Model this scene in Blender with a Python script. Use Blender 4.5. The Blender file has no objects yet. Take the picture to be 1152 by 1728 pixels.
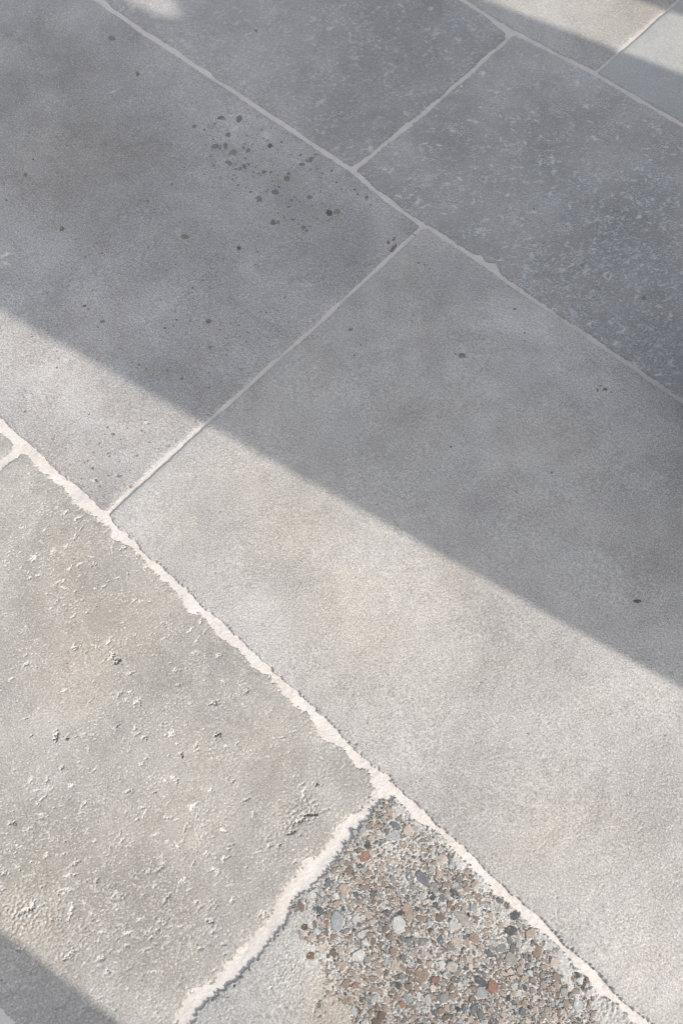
import bpy, math, random
import numpy as np
from mathutils import Matrix, Vector

# ------------------------------------------------------------------ camera
H = 0.912                       # camera height above the paving, metres
F = 1382.0                      # focal length in pixels of the 1152x1728 photograph
YAW, PIT, ROL = 2.336508, 0.39176674, -3.07524722

def rot():
    cy, sy = math.cos(YAW), math.sin(YAW)
    ct, st = math.cos(PIT), math.sin(PIT)
    cr, sr = math.cos(ROL), math.sin(ROL)
    Rz = np.array([[cy, -sy, 0], [sy, cy, 0], [0, 0, 1]])
    Rx = np.array([[1, 0, 0], [0, ct, -st], [0, st, ct]])
    Rr = np.array([[cr, -sr, 0], [sr, cr, 0], [0, 0, 1]])
    return Rr @ Rx @ Rz
RM = rot()

def G(px, py):
    """point of the paving (metres) seen at a pixel of the photograph"""
    w = RM.T @ np.array([px - 576.0, -(py - 864.0), -F])
    return w[0] / -w[2] * H, w[1] / -w[2] * H

sc = bpy.context.scene
C = sc.collection
cam_d = bpy.data.cameras.new('camera')
cam = bpy.data.objects.new('camera', cam_d)
C.objects.link(cam)
m = Matrix.Identity(4)
for i in range(3):
    for j in range(3):
        m[i][j] = RM.T[i, j]
m[2][3] = H
cam.matrix_world = m
cam_d.sensor_fit = 'VERTICAL'
cam_d.sensor_height = 36.0
cam_d.lens = 36.0 * F / 1728.0
cam_d.clip_start = 0.02
cam_d.clip_end = 400
cam_d.dof.use_dof = True
cam_d.dof.focus_distance = 0.97
cam_d.dof.aperture_fstop = 6.3
sc.camera = cam

# ------------------------------------------------------------------ light
SUN_AZ = math.radians(11.0)      # measured from +x towards +y
SUN_EL = math.radians(33.0)
world = bpy.data.worlds.new('World')
sc.world = world
world.use_nodes = True
wn = world.node_tree
bg = wn.nodes['Background']
sky = wn.nodes.new('ShaderNodeTexSky')
sky.sky_type = 'NISHITA'
sky.sun_disc = False
sky.sun_elevation = SUN_EL
sky.sun_rotation = math.pi / 2 - SUN_AZ
sky.air_density = 1.0
sky.dust_density = 3.0
sky.ozone_density = 1.0
hz = wn.nodes.new('ShaderNodeHueSaturation')       # thin high haze: a paler sky
hz.inputs['Saturation'].default_value = 0.38
wn.links.new(sky.outputs[0], hz.inputs['Color'])
wn.links.new(hz.outputs[0], bg.inputs[0])
bg.inputs[1].default_value = 0.15
sl = bpy.data.lights.new('sun', 'SUN')
sl.energy = 2.45
sl.angle = math.radians(0.45)
sl.color = (1.0, 0.925, 0.815)
sun = bpy.data.objects.new('sun', sl)
C.objects.link(sun)
SD = Vector((math.cos(SUN_EL) * math.cos(SUN_AZ), math.cos(SUN_EL) * math.sin(SUN_AZ), math.sin(SUN_EL)))
sun.rotation_euler = SD.to_track_quat('Z', 'Y').to_euler()
sun.location = SD * 6
sc.view_settings.view_transform = 'Standard'
sc.view_settings.look = 'None'
sc.view_settings.exposure = .95
sc.view_settings.gamma = 1.0
sc.view_settings.use_curve_mapping = False
sc.cycles.use_denoising = True
sc.cycles.pixel_filter_type = 'BLACKMAN_HARRIS'
sc.cycles.filter_width = 1.15

# ------------------------------------------------------------------ numeric noise
rng = np.random.default_rng(7)
random.seed(7)
NT = 1024
_fx = np.fft.fftfreq(NT)[:, None] * np.ones((1, NT))
_fy = np.fft.fftfreq(NT)[None, :] * np.ones((NT, 1))
_fr = np.hypot(_fx, _fy)

def band_tile(lo, hi, stretch=1.0):
    """periodic noise with wavelengths between lo and hi samples"""
    fr = np.hypot(_fx * stretch, _fy)
    s = np.exp(-((np.log(np.maximum(fr, 1e-6)) - math.log(1 / math.sqrt(lo * hi))) / (0.5 * math.log(hi / lo) + 0.1)) ** 2)
    n = np.fft.ifft2(np.fft.fft2(rng.standard_normal((NT, NT))) * s).real
    return (n / n.std()).astype(np.float32)

def frac_tile(beta):
    s = 1 / np.maximum(_fr, 1.5 / NT) ** beta
    s[0, 0] = 0
    n = np.fft.ifft2(np.fft.fft2(rng.standard_normal((NT, NT))) * s).real
    return (n / n.std()).astype(np.float32)

T_BAND = [band_tile(10, 22) for _ in range(3)]        # one feature is about 16 samples
T_FRAC = [frac_tile(1.7) for _ in range(2)]
T_STREAK = band_tile(10, 24, 3.0)

def samp(T, x, y, wl, ang=0.0, off=0.0, feat=16.0):
    """sample tile T at metres x, y; one feature of the tile becomes wl metres"""
    c, s = math.cos(ang), math.sin(ang)
    u = (c * x + s * y) / wl * feat + off * 97.3
    v = (-s * x + c * y) / wl * feat + off * 51.7
    iu = np.floor(u).astype(np.int64); iv = np.floor(v).astype(np.int64)
    fu = (u - iu).astype(np.float32); fv = (v - iv).astype(np.float32)
    fu = fu * fu * (3 - 2 * fu); fv = fv * fv * (3 - 2 * fv)
    a = iu % NT; b = iv % NT; a1 = (a + 1) % NT; b1 = (b + 1) % NT
    return (T[a, b] * (1 - fu) * (1 - fv) + T[a1, b] * fu * (1 - fv) + T[a, b1] * (1 - fu) * fv + T[a1, b1] * fu * fv)

def sstep(e0, e1, x):
    t = np.clip((x - e0) / (e1 - e0), 0, 1)
    return t * t * (3 - 2 * t)

# ------------------------------------------------------------------ materials
def nodes_mat(name):
    mt = bpy.data.materials.new(name)
    mt.use_nodes = True
    nt = mt.node_tree
    return mt, nt, nt.nodes['Principled BSDF']

class NB:
    def __init__(s, nt): s.nt = nt
    def new(s, t, **k):
        n = s.nt.nodes.new(t)
        for a, b in k.items(): setattr(n, a, b)
        return n
    def link(s, a, b): s.nt.links.new(a, b)
    def noise(s, vec, scale, detail=3, rough=0.55, dist=0.0):
        n = s.new('ShaderNodeTexNoise')
        n.inputs['Scale'].default_value = scale
        n.inputs['Detail'].default_value = detail
        n.inputs['Roughness'].default_value = rough
        n.inputs['Distortion'].default_value = dist
        s.link(vec, n.inputs['Vector'])
        return n.outputs['Fac']
    def ramp(s, v, pts):
        r = s.new('ShaderNodeValToRGB')
        e = r.color_ramp.elements
        while len(e) < len(pts): e.new(0.5)
        for k, (p, c) in enumerate(pts):
            e[k].position = p
            e[k].color = (c, c, c, 1) if not hasattr(c, '__len__') else (*c, 1)
        s.link(v, r.inputs[0])
        return r.outputs[0]
    def mix(s, fac, a, b, mode='MIX'):
        n = s.new('ShaderNodeMix', data_type='RGBA', blend_type=mode)
        for v, k in ((fac, 0), (a, 6), (b, 7)):
            if hasattr(v, 'links') or hasattr(v, 'is_linked'): s.link(v, n.inputs[k])
            elif hasattr(v, '__len__'): n.inputs[k].default_value = (*v, 1)
            else: n.inputs[k].default_value = v
        return n.outputs[2]
    def math(s, op, a, b=0.0, clamp=False):
        n = s.new('ShaderNodeMath', operation=op, use_clamp=clamp)
        for v, k in ((a, 0), (b, 1)):
            if hasattr(v, 'is_linked'): s.link(v, n.inputs[k])
            else: n.inputs[k].default_value = v
        return n.outputs[0]

def stone_material(name, base, alt, seed, mott=0.5, grain=0.12, brown=0.0, frost=0.0, mscale=9.0, bump=0.00022, fleck_col=(.56, .54, .52)):
    mt, nt, bs = nodes_mat(name)
    b = NB(nt)
    geo = b.new('ShaderNodeTexCoord')
    mp = b.new('ShaderNodeMapping'); mp.inputs['Location'].default_value = (seed * 3.1, seed * 1.7, seed)
    b.link(geo.outputs['Object'], mp.inputs['Vector'])
    v = mp.outputs[0]
    at = b.new('ShaderNodeAttribute', attribute_name='surf')
    sp = b.new('ShaderNodeSeparateColor'); b.link(at.outputs['Color'], sp.inputs[0])
    fleck, tone, warm = sp.outputs
    n1 = b.noise(v, mscale, 6, 0.62, 0.6)
    n2 = b.noise(v, mscale * 5.3, 5, 0.6, 0.3)
    k = b.math('ADD', b.math('MULTIPLY', n1, 0.72), b.math('MULTIPLY', n2, 0.28))
    fac = b.ramp(k, [(0.5 - 0.13, 0.5 - mott * .62), (0.5 + 0.13, 0.5 + mott * .62)])
    col = b.mix(fac, base, alt)
    # warm stains
    wn_ = b.math('MULTIPLY', warm, b.math('ADD', b.noise(v, 60, 4, .6), 0.5), True)
    wn_ = b.math('ADD', wn_, b.math('MULTIPLY', b.ramp(b.noise(v, 6.5, 5, .6, .8), [(.5, 0), (.66, 1)]), 0.25))
    col = b.mix(b.math('MULTIPLY', wn_, 0.6, True), col, (1.0, 0.875, 0.73), 'MULTIPLY')
    # stain tone and painted sunlight stored on the stone: 0.5 neutral
    tn = b.ramp(tone, [(0.0, .55), (0.5, .995), (1.0, 1.4)])
    tv = b.new('ShaderNodeMapRange'); b.link(tone, tv.inputs[0]); tv.inputs[3].default_value = 0.58; tv.inputs[4].default_value = 1.42
    comb = b.new('ShaderNodeCombineColor')
    for i in range(3): b.link(tv.outputs[0], comb.inputs[i])
    col = b.mix(1.0, col, comb.outputs[0], 'MULTIPLY')
    # frosted pale mottling
    if frost:
        fr = b.math('MULTIPLY', b.ramp(b.noise(v, 190, 4, .75, .5), [(.52, 0), (.68, 1)]), b.ramp(b.noise(v, 16, 4, .6), [(.42, 0), (.62, 1)]))
        col = b.mix(b.math('MULTIPLY', fr, frost), col, (.50, .505, .51))
    # mineral grains
    gr = b.ramp(b.noise(v, 620, 2, .7), [(.34, 1 - 2.6 * grain), (.66, 1 + 2.6 * grain)])
    col = b.mix(1.0, col, gr, 'MULTIPLY')
    gr2 = b.ramp(b.noise(v, 300, 3, .75), [(.36, 1 - 1.2 * grain), (.64, 1 + 1.2 * grain)])
    col = b.mix(1.0, col, gr2, 'MULTIPLY')
    vo = b.new('ShaderNodeTexVoronoi'); vo.inputs['Scale'].default_value = 260; b.link(v, vo.inputs['Vector'])
    dots = b.math('MULTIPLY', b.ramp(vo.outputs['Distance'], [(.10, 1), (.2, 0)]), b.ramp(b.noise(v, 75, 4, .7), [(.5, 0), (.64, 1)]))
    col = b.mix(b.math('MULTIPLY', dots, 0.35 + brown), col, (.13, .105, .085))
    # crystals that stay pale
    vo2 = b.new('ShaderNodeTexVoronoi'); vo2.inputs['Scale'].default_value = 330; b.link(v, vo2.inputs['Vector'])
    cr = b.ramp(vo2.outputs['Distance'], [(.16, 1), (.3, 0)])
    crm = b.math('MULTIPLY', cr, b.ramp(b.noise(v, 140, 2, .6), [(.42, 0), (.56, 1)]))
    col = b.mix(b.math('MULTIPLY', crm, 0.5), col, (.58, .58, .57))
    col = b.mix(b.math('MULTIPLY', fleck, 0.9, True), col, fleck_col)
    b.link(col, bs.inputs['Base Color'])
    bs.inputs['Roughness'].default_value = 0.72
    bs.inputs['Specular IOR Level'].default_value = 0.28
    bp = b.new('ShaderNodeBump'); bp.inputs['Strength'].default_value = 1.0; bp.inputs['Distance'].default_value = bump
    hh = b.math('ADD', b.noise(v, 700, 3, .7), b.math('MULTIPLY', b.noise(v, 330, 3, .6), 1.1))
    hh = b.math('ADD', hh, b.math('MULTIPLY', crm, 0.5))
    b.link(hh, bp.inputs['Height'])
    b.link(bp.outputs[0], bs.inputs['Normal'])
    return mt

def grout_material():
    mt, nt, bs = nodes_mat('lime_grout')
    b = NB(nt)
    geo = b.new('ShaderNodeTexCoord'); v = geo.outputs['Object']
    n = b.noise(v, 22, 6, .6)
    col = b.mix(b.ramp(n, [(.35, 0), (.7, 1)]), (.515, .482, .458), (.57, .538, .515))
    gr = b.ramp(b.noise(v, 600, 3, .75), [(.3, .88), (.7, 1.12)])
    col = b.mix(1.0, col, gr, 'MULTIPLY')
    sp = b.ramp(b.noise(v, 420, 2, .6), [(.70, 0), (.76, 1)])
    col = b.mix(b.math('MULTIPLY', sp, .6), col, (.33, .28, .24))
    st = b.math('MULTIPLY', b.ramp(b.noise(v, 75, 6, .7, .5), [(.52, 0), (.7, 1)]), .38)
    col = b.mix(st, col, (.40, .355, .32))
    b.link(col, bs.inputs['Base Color'])
    bs.inputs['Roughness'].default_value = 0.9
    bs.inputs['Specular IOR Level'].default_value = 0.15
    bp = b.new('ShaderNodeBump'); bp.inputs['Distance'].default_value = 0.0003
    b.link(b.math('ADD', b.noise(v, 500, 4, .7), b.noise(v, 160, 3, .6)), bp.inputs['Height'])
    b.link(bp.outputs[0], bs.inputs['Normal'])
    return mt

def pebble_material():
    mt, nt, bs = nodes_mat('pebble_stone')
    b = NB(nt)
    oi = b.new('ShaderNodeObjectInfo')
    at = b.new('ShaderNodeAttribute', attribute_name='tint')
    base = b.mix(1.0, oi.outputs['Color'], at.outputs['Color'], 'MULTIPLY')
    geo = b.new('ShaderNodeNewGeometry'); v = geo.outputs['Position']
    gr = b.ramp(b.noise(v, 900, 4, .75), [(.28, .62), (.72, 1.38)])
    col = b.mix(1.0, base, gr, 'MULTIPLY')
    gr = b.ramp(b.noise(v, 260, 3, .7), [(.3, .8), (.7, 1.2)])
    col = b.mix(1.0, col, gr, 'MULTIPLY')
    film = b.ramp(b.noise(v, 420, 4, .75), [(.52, 0), (.66, 1)])
    col = b.mix(b.math('MULTIPLY', film, 0.2), col, (.42, .40, .38))
    b.link(col, bs.inputs['Base Color'])
    bs.inputs['Roughness'].default_value = 0.6
    bs.inputs['Specular IOR Level'].default_value = 0.3
    bp = b.new('ShaderNodeBump'); bp.inputs['Distance'].default_value = 0.00035
    b.link(b.noise(v, 700, 4, .7), bp.inputs['Height'])
    b.link(bp.outputs[0], bs.inputs['Normal'])
    return mt

def plain_material(name, c1, c2, scale, rough=.85, bump=0.002):
    mt, nt, bs = nodes_mat(name)
    b = NB(nt)
    v = b.new('ShaderNodeTexCoord').outputs['Object']
    n = b.noise(v, scale, 7, .65)
    b.link(b.mix(b.ramp(n, [(.35, 0), (.65, 1)]), c1, c2), bs.inputs['Base Color'])
    bs.inputs['Roughness'].default_value = rough
    bp = b.new('ShaderNodeBump'); bp.inputs['Distance'].default_value = bump
    b.link(b.noise(v, scale * 6, 5, .6), bp.inputs['Height'])
    b.link(bp.outputs[0], bs.inputs['Normal'])
    return mt

M_GROUT = grout_material()
M_PEB = pebble_material()
M_WALL = plain_material('lime_render', (.42, .40, .37), (.50, .48, .45), 6)
M_SOIL = plain_material('sandy_soil', (.16, .13, .10), (.24, .20, .16), 3, bump=.01)
M_POT = plain_material('weathered_stoneware', (.05, .05, .055), (.085, .085, .09), 14)
M_EARTH = plain_material('potting_earth', (.03, .022, .016), (.06, .045, .03), 60)
M_LEAF = plain_material('leaf_green', (.05, .08, .035), (.08, .12, .05), 20, .5)

# ------------------------------------------------------------------ paving layout
def gl(*pts): return [G(*p) for p in pts]
A1 = gl((165, 0), (595, 287), (646, 330), (708, 375), (773, 415), (822, 447), (858, 475), (1008, 578), (1152, 676))
A2 = gl((0, 714), (50, 761), (115, 820), (172, 868), (200, 897), (282, 971), (395, 1080), (519, 1195), (546, 1222), (611, 1285), (679, 1345), (784, 1442), (853, 1511), (909, 1558), (963, 1609), (1015, 1660), (1078, 1720))
A0 = gl((785, 0), (862, 50), (1003, 122), (1152, 210))
A3 = [(-1.0, -.352), (.5, -.352)]
AU = [(-1.0, 1.66), (.5, 1.66)]

def row(pts):
    a = np.array(sorted(pts))
    def f(x): return np.interp(x, a[:, 0], a[:, 1])
    return f
rA = {'0': row(A0), '1': row(A1), '2': row(A2), '3': row(A3), 'u': row(AU), 'd': row([(-1, -.96), (1, -.96)])}
def col(pts):
    a = np.array(sorted([(q, p) for p, q in pts]))
    def f(y): return np.interp(y, a[:, 0], a[:, 1])
    return f
cB = {'1': col(gl((178, 868), (345, 715), (520, 560), (712, 382))),
      '2': col(gl((597, 284), (735, 172), (865, 56))),
      '3': col(gl((1003, 122), (1142, 0))),
      '4': col(gl((645, 1342), (600, 1389), (566, 1424), (526, 1465), (500, 1503), (448, 1576), (400, 1629), (361, 1671), (316, 1718), (220, 1822))),
      '5': col([(G(38, 757)[0], .055), (G(0, 781)[0], .025), (-.640, -.4)])}
for k, v in dict(a=-1.62, b=.62, c=-1.35, d=.06, e=.60, f=-1.2, g=.22, h=-1.24, i=.58, j=-1.75, k=-.85, l=-.22, m=.4, n=1.0).items():
    cB[k] = (lambda v: (lambda y: np.full_like(np.asarray(y, dtype=float), v)))(v)

# slab: name of its low/high a joint, low/high b joint, half joint widths (lo a, hi a, lo b, hi b) in mm
PX = {}   # filled below
def in_frame(x, y, margin=60):
    P = np.stack([x, y, np.zeros_like(x) - H], -1) @ RM.T
    u = 576 + F * P[..., 0] / -P[..., 2]
    v = 864 - F * P[..., 1] / -P[..., 2]
    return (u > -margin) & (u < 1152 + margin) & (v > -margin) & (v < 1728 + margin)

def add_mesh(name, verts, loops, starts, totals, mat, parent=None, smooth=True, attrs=()):
    me = bpy.data.meshes.new(name)
    me.vertices.add(len(verts)); me.vertices.foreach_set('co', verts.astype(np.float32).ravel())
    me.loops.add(len(loops)); me.loops.foreach_set('vertex_index', loops.astype(np.int32))
    me.polygons.add(len(starts))
    me.polygons.foreach_set('loop_start', starts.astype(np.int32))
    me.polygons.foreach_set('use_smooth', np.full(len(starts), smooth))
    me.update(calc_edges=True)
    for an, data in attrs:
        at = me.attributes.new(an, 'FLOAT_COLOR', 'POINT')
        at.data.foreach_set('color', data.astype(np.float32).ravel())
    me.materials.append(mat)
    o = bpy.data.objects.new(name, me)
    C.objects.link(o)
    if parent: o.parent = parent
    return o

BL = 12
def grid_faces(nx, ny, fine):
    """quads where fine, one many-sided face per block elsewhere. vertex (i, j) = i*ny + j"""
    quads = []; ngons = []
    for bi in range(0, nx - 1, BL):
        i1 = min(bi + BL, nx - 1)
        for bj in range(0, ny - 1, BL):
            j1 = min(bj + BL, ny - 1)
            if fine[bi:i1 + 1, bj:j1 + 1].any():
                i, j = np.meshgrid(np.arange(bi, i1), np.arange(bj, j1), indexing='ij')
                i = i.ravel(); j = j.ravel()
                quads.append(np.stack([i * ny + j, (i + 1) * ny + j, (i + 1) * ny + j + 1, i * ny + j + 1], 1))
            else:
                r = [(i, bj) for i in range(bi, i1)] + [(i1, j) for j in range(bj, j1)] + [(i, j1) for i in range(i1, bi, -1)] + [(bi, j) for j in range(j1, bj, -1)]
                ngons.append(np.array([p * ny + q for p, q in r]))
    q = np.concatenate(quads) if quads else np.zeros((0, 4), int)
    loops = np.concatenate([q.ravel()] + ngons) if ngons else q.ravel()
    tot = np.concatenate([np.full(len(q), 4), np.array([len(n) for n in ngons], int)]).astype(int)
    starts = np.concatenate([[0], np.cumsum(tot)[:-1]])
    used, inv = np.unique(loops, return_inverse=True)
    return used, inv.ravel(), starts, tot

paving = bpy.data.objects.new('paving', None)
C.objects.link(paving)
paving['kind'] = 'structure'
paving['label'] = 'grey limestone slab paving with pale pink lime joints'

def blob_field(x, y, blobs):
    f = np.zeros_like(x)
    for px, py, r, amp, *el in blobs:
        cx, cy = G(px, py)
        dx, dy = x - cx, y - cy
        if el:
            a = el[1]; c, s = math.cos(a), math.sin(a)
            dx, dy = (c * dx + s * dy) / el[0], (-s * dx + c * dy)
        f += amp * np.exp(-(dx * dx + dy * dy) / (r * r))
    return f

def stamp_pits(x1, y1, Z, FL, pits):
    """carve irregular pits: (cx, cy, length, width, angle, depth, fleck, ragged)"""
    for cx, cy, L, W, ang, dep, fl, rag in pits:
        R = max(L, W) * 1.5
        i0, i1 = np.searchsorted(x1, [cx - R, cx + R]); j0, j1 = np.searchsorted(y1, [cy - R, cy + R])
        if i1 - i0 < 1 or j1 - j0 < 1: continue
        X, Y = np.meshgrid(x1[i0:i1], y1[j0:j1], indexing='ij')
        c, s = math.cos(ang), math.sin(ang)
        u = (c * (X - cx) + s * (Y - cy)) / L; v = (-s * (X - cx) + c * (Y - cy)) / W
        bend = 0.2 * rag * np.sin(u * 3 + cx * 911)
        d = np.sqrt(u * u + (v + bend) ** 2)
        d = d + rag * 0.42 * samp(T_BAND[0], X, Y, 0.0026 + W * .6, 0.3, cx * 10)
        k = sstep(1.0, 0.45, d)
        Z[i0:i1, j0:j1] -= dep * k * (1 + 0.35 * samp(T_BAND[1], X, Y, 0.0028, 1.0, cx * 7))
        FL[i0:i1, j0:j1] = np.maximum(FL[i0:i1, j0:j1], fl * sstep(1.15, 0.7, d))

def rand_pits(bounds, n, Lr, aspect, dep, fl, ang0=1.35, spread=.6, dens=None, rag=.8):
    out = []
    xa, xb, ya, yb = bounds
    while len(out) < n:
        x = random.uniform(xa, xb); y = random.uniform(ya, yb)
        if dens is not None and random.random() > dens(x, y): continue
        L = Lr[0] * (Lr[1] / Lr[0]) ** (random.random() ** 2.2)
        W = L / random.uniform(*aspect)
        out.append((x, y, L, W, random.gauss(ang0, spread), dep * (0.5 + random.random()) * min(1, W / .0009), fl * random.uniform(.3, 1), rag))
    return out

def scal_noise(T, wl, off):
    return lambda x, y: float(samp(T, np.array([x]), np.array([y]), wl, .4, off)[0])

def make_slab(cfg):
    ca, cb, ra, rb = cB[cfg['a'][0]], cB[cfg['a'][1]], rA[cfg['b'][0]], rA[cfg['b'][1]]
    wa0, wa1, wb0, wb1 = [w / 1000 for w in cfg.get('w', (4, 4, 5, 5))]
    g0, g1, g2, g3 = cfg.get('rag', (1, 1, 1, 1))
    xs = np.linspace(-2, 1.2, 9)
    ylo = float(ra(xs).mean()); yhi = float(rb(xs).mean())
    yy = np.linspace(ylo, yhi, 9)
    xa, xb = float(ca(yy).min()) - .004, float(cb(yy).max()) + .004
    xr = np.linspace(xa, xb, 30)
    ya, yb = float(ra(xr).min()) - .004, float(rb(xr).max()) + .004
    st = cfg['step'] / 1000
    nx = int((xb - xa) / st) + 2; ny = int((yb - ya) / st) + 2
    x1 = np.linspace(xa, xb, nx); y1 = np.linspace(ya, yb, ny)
    X, Y = np.meshgrid(x1, y1, indexing='ij')
    sd = cfg['seed']
    # distance to the worn edge
    big = cfg.get('coarse', False)
    e_l = samp(T_BAND[0], X, Y, .075, .2, sd) * .0008
    e_m = samp(T_BAND[1], X, Y, .014, .7, sd + 1) * .0004
    e_s = samp(T_BAND[2], X, Y, .0052, 1.1, sd + 2) * .00045
    en = 0 if big else e_l + e_m + e_s
    dx0 = X - ca(Y) - wa0 - en * g0; dx1 = cb(Y) - X - wa1 - en * g1
    dy0 = Y - ra(X) - wb0 - en * g2; dy1 = rb(X) - Y - wb1 - en * g3
    dx = np.minimum(dx0, dx1); dy = np.minimum(dy0, dy1)
    rr = [r / 1000 for r in cfg.get('corner', (6, 6, 6, 6))]      # low a low b, high a low b, low a high b, high a high b
    lo_a = dx0 < dx1; lo_b = dy0 < dy1
    R = np.where(lo_a & lo_b, rr[0], np.where(~lo_a & lo_b, rr[1], np.where(lo_a & ~lo_b, rr[2], rr[3])))
    d = np.minimum(dx, dy)
    cm = (dx < R) & (dy < R)
    d = np.where(cm, R - np.hypot(R - dx, R - dy), d)
    for px, py, r, s in cfg.get('bites', ()):
        cx, cy = G(px, py); r /= 1000
        d = d - s / 1000 * np.exp(-((X - cx) ** 2 + (Y - cy) ** 2) / (r * r))
    # relief
    rl = cfg.get('relief', 1.0)
    Z = np.zeros_like(X) + cfg.get('z', 0) / 1000
    Z += samp(T_BAND[0], X, Y, .17, .9, sd + 3) * .00035
    FL = np.zeros_like(X)
    if not big:
        Z += samp(T_BAND[1], X, Y, .03, .5, sd + 4) * .00010 * rl
        peel = samp(T_BAND[2], X, Y, .0034, .2, sd + 5)
        pm = cfg.get('peel', 1.0) * (0.65 + 0.35 * np.clip(samp(T_BAND[0], X, Y, .06, 1.3, sd + 6), -1.5, 1.5))
        Z += peel * .00012 * pm
        Z += samp(T_BAND[0], X, Y, .0021, 1.9, sd + 9) * .00008 * pm
        # pores: sparse thresholded noise
        po = samp(T_BAND[1], X, Y, .0045, 2.2, sd + 7)
        zone = cfg.get('pore', .5) * np.clip(.55 + .6 * samp(T_BAND[2], X, Y, .07, .1, sd + 8), 0, 1.6)
        pk = sstep(1.55, 2.2, po + zone * .55) * np.clip(zone, 0, 1)
        Z -= pk * .0006
        FL = np.maximum(FL, pk * cfg.get('porefleck', .5))
        # streaky scratches/veins of residue
        if cfg.get('vein', 0):
            vz = np.clip(samp(T_BAND[1], X, Y, .085, .3, sd + 13) * .7 + cfg.get('vbias', 0.1), 0, 1.3)
            if 'vblobs' in cfg: vz = np.clip(vz * .4 + blob_field(X, Y, cfg['vblobs']), 0, 1.5)
            r1 = np.abs(samp(T_FRAC[0], X, Y, .06, .9, sd + 11, 150) + .15 * samp(T_BAND[0], X, Y, .004, .4, sd + 12))
            gate = samp(T_BAND[2], X, Y, .0085, .3, sd + 16) + .5 * samp(T_BAND[0], X, Y, .022, .3, sd + 17)
            vk = sstep(.16, .04, r1) * sstep(1.0, 1.6, gate + .6 * vz) * np.clip(vz, 0, 1)
            vk = np.maximum(vk, .8 * sstep(1.9, 2.5, samp(T_BAND[0], X, Y, .0040, 1.9, sd + 18) + .35 * vz) * np.clip(vz, 0, 1))
            Z -= vk * .0006 * cfg['vein']
            FL = np.maximum(FL, vk * cfg.get('vfleck', .8))
        if 'roughblobs' in cfg:
            rz = np.clip(blob_field(X, Y, cfg['roughblobs']), 0, 1.2)
            rn = samp(T_BAND[0], X, Y, .0058, .6, sd + 14); rn2 = samp(T_BAND[2], X, Y, .0026, .2, sd + 15)
            Z -= rz * .0010 * sstep(-.2, 1.2, rn + .5 * rn2)
            FL = np.maximum(FL, np.clip(rz, 0, 1) * .45 * sstep(.2, 1.3, rn))
    pits = []
    for p in cfg.get('pits', ()):
        px, py, L, W, ang, dep = p[:6]
        cx, cy = G(px, py)
        pits.append((cx, cy, L / 1850, W / 1850, math.radians(ang), dep / 720, p[6] if len(p) > 6 else .6, .8))
    for rp in cfg.get('rpits', ()):
        rp = dict(rp)
        if 'cl' in rp:      # clustered: follow a slow noise and the slab's own busy zones
            k0, k1 = rp.pop('cl')
            bb = cfg.get('vblobs', ())
            def dens(x, y, k0=k0, k1=k1, bb=bb):
                q = k0 + k1 * float(samp(T_BAND[0], np.array([x]), np.array([y]), .055, .3, sd + 40)[0])
                if bb: q += float(blob_field(np.array([x]), np.array([y]), bb)[0]) * .8
                return q
            rp['dens'] = dens
        pits += rand_pits((xa, xb, ya, yb), **rp)
    stamp_pits(x1, y1, Z, FL, pits)
    # exposed aggregate
    if 'agg' in cfg:
        mk = agg_mask(X, Y)
        rn = samp(T_BAND[0], X, Y, .0062, .3, 3.3); rn2 = samp(T_BAND[1], X, Y, .0030, .8, 4.3)
        rn3 = samp(T_FRAC[0], X, Y, .02, .1, .3, 64)
        Z -= mk * (.00082 + .00030 * rn + .00030 * rn2 + .00025 * np.clip(rn3, -2, 2))
        FL = np.maximum(FL, mk * (.25 + .75 * sstep(-.6, 1.2, rn2 + .6 * rn)))
    # worn arris and side
    arr = cfg.get('arris', 1.0)
    Z += -.0009 * arr * np.exp(-np.clip(d, 0, 1) / .0022) - .0009 * arr * np.exp(-np.clip(d, 0, 1) / .011)
    Z += np.where(d < 0, np.maximum(d * 3.2, -.02), 0)
    tone = .5 + 1.3 * blob_field(X, Y, cfg.get('tone', ())) + .06 * np.clip(samp(T_FRAC[1], X, Y, .5, .3, sd, 512), -2, 2) * cfg.get('cloud', 1)
    warm = np.clip(1.05 * blob_field(X, Y, cfg.get('warm', ())) + cfg.get('warm0', 0), 0, 1)
    colr = np.stack([np.clip(FL, 0, 1), np.clip(tone, 0, 1), warm, np.ones_like(X)], -1)
    fine = in_frame(X, Y) if not big else np.zeros_like(X, bool)
    if big:
        fine[:] = True
    used, inv, starts, tot = grid_faces(nx, ny, fine)
    V = np.stack([X.ravel(), Y.ravel(), Z.ravel()], 1)[used]
    o = add_mesh('paving_slab', V, inv, starts, tot, cfg['mat'], paving, True, [('surf', colr.reshape(-1, 4)[used])])
    if 'label' in cfg: o['label'] = cfg['label']
    zf = (x1, y1, Z, d)
    return o, zf

# region of the bottom slab where the surface is worn down to its pebbles
AGG = [G(*p) for p in [(656, 1346), (620, 1385), (575, 1428), (528, 1480), (506, 1530), (520, 1590), (546, 1640), (560, 1690), (600, 1728), (640, 1800), (1010, 1800),
                       (1002, 1728), (985, 1668), (940, 1625), (900, 1585), (865, 1545), (822, 1500), (770, 1450), (720, 1402), (690, 1368)]]
AGP = np.array(AGG)
def poly_dist(X, Y, P):
    inside = np.zeros(X.shape, bool); dm = np.full(X.shape, 9.0)
    n = len(P)
    for k in range(n):
        (ax, ay), (bx, by) = P[k], P[(k + 1) % n]
        ex, ey = bx - ax, by - ay
        t = np.clip(((X - ax) * ex + (Y - ay) * ey) / (ex * ex + ey * ey), 0, 1)
        dm = np.minimum(dm, np.hypot(X - ax - t * ex, Y - ay - t * ey))
        cr = ((ay > Y) != (by > Y)) & (X < (bx - ax) * (Y - ay) / (by - ay + 1e-12) + ax)
        inside ^= cr
    return np.where(inside, dm, -dm)
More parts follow.
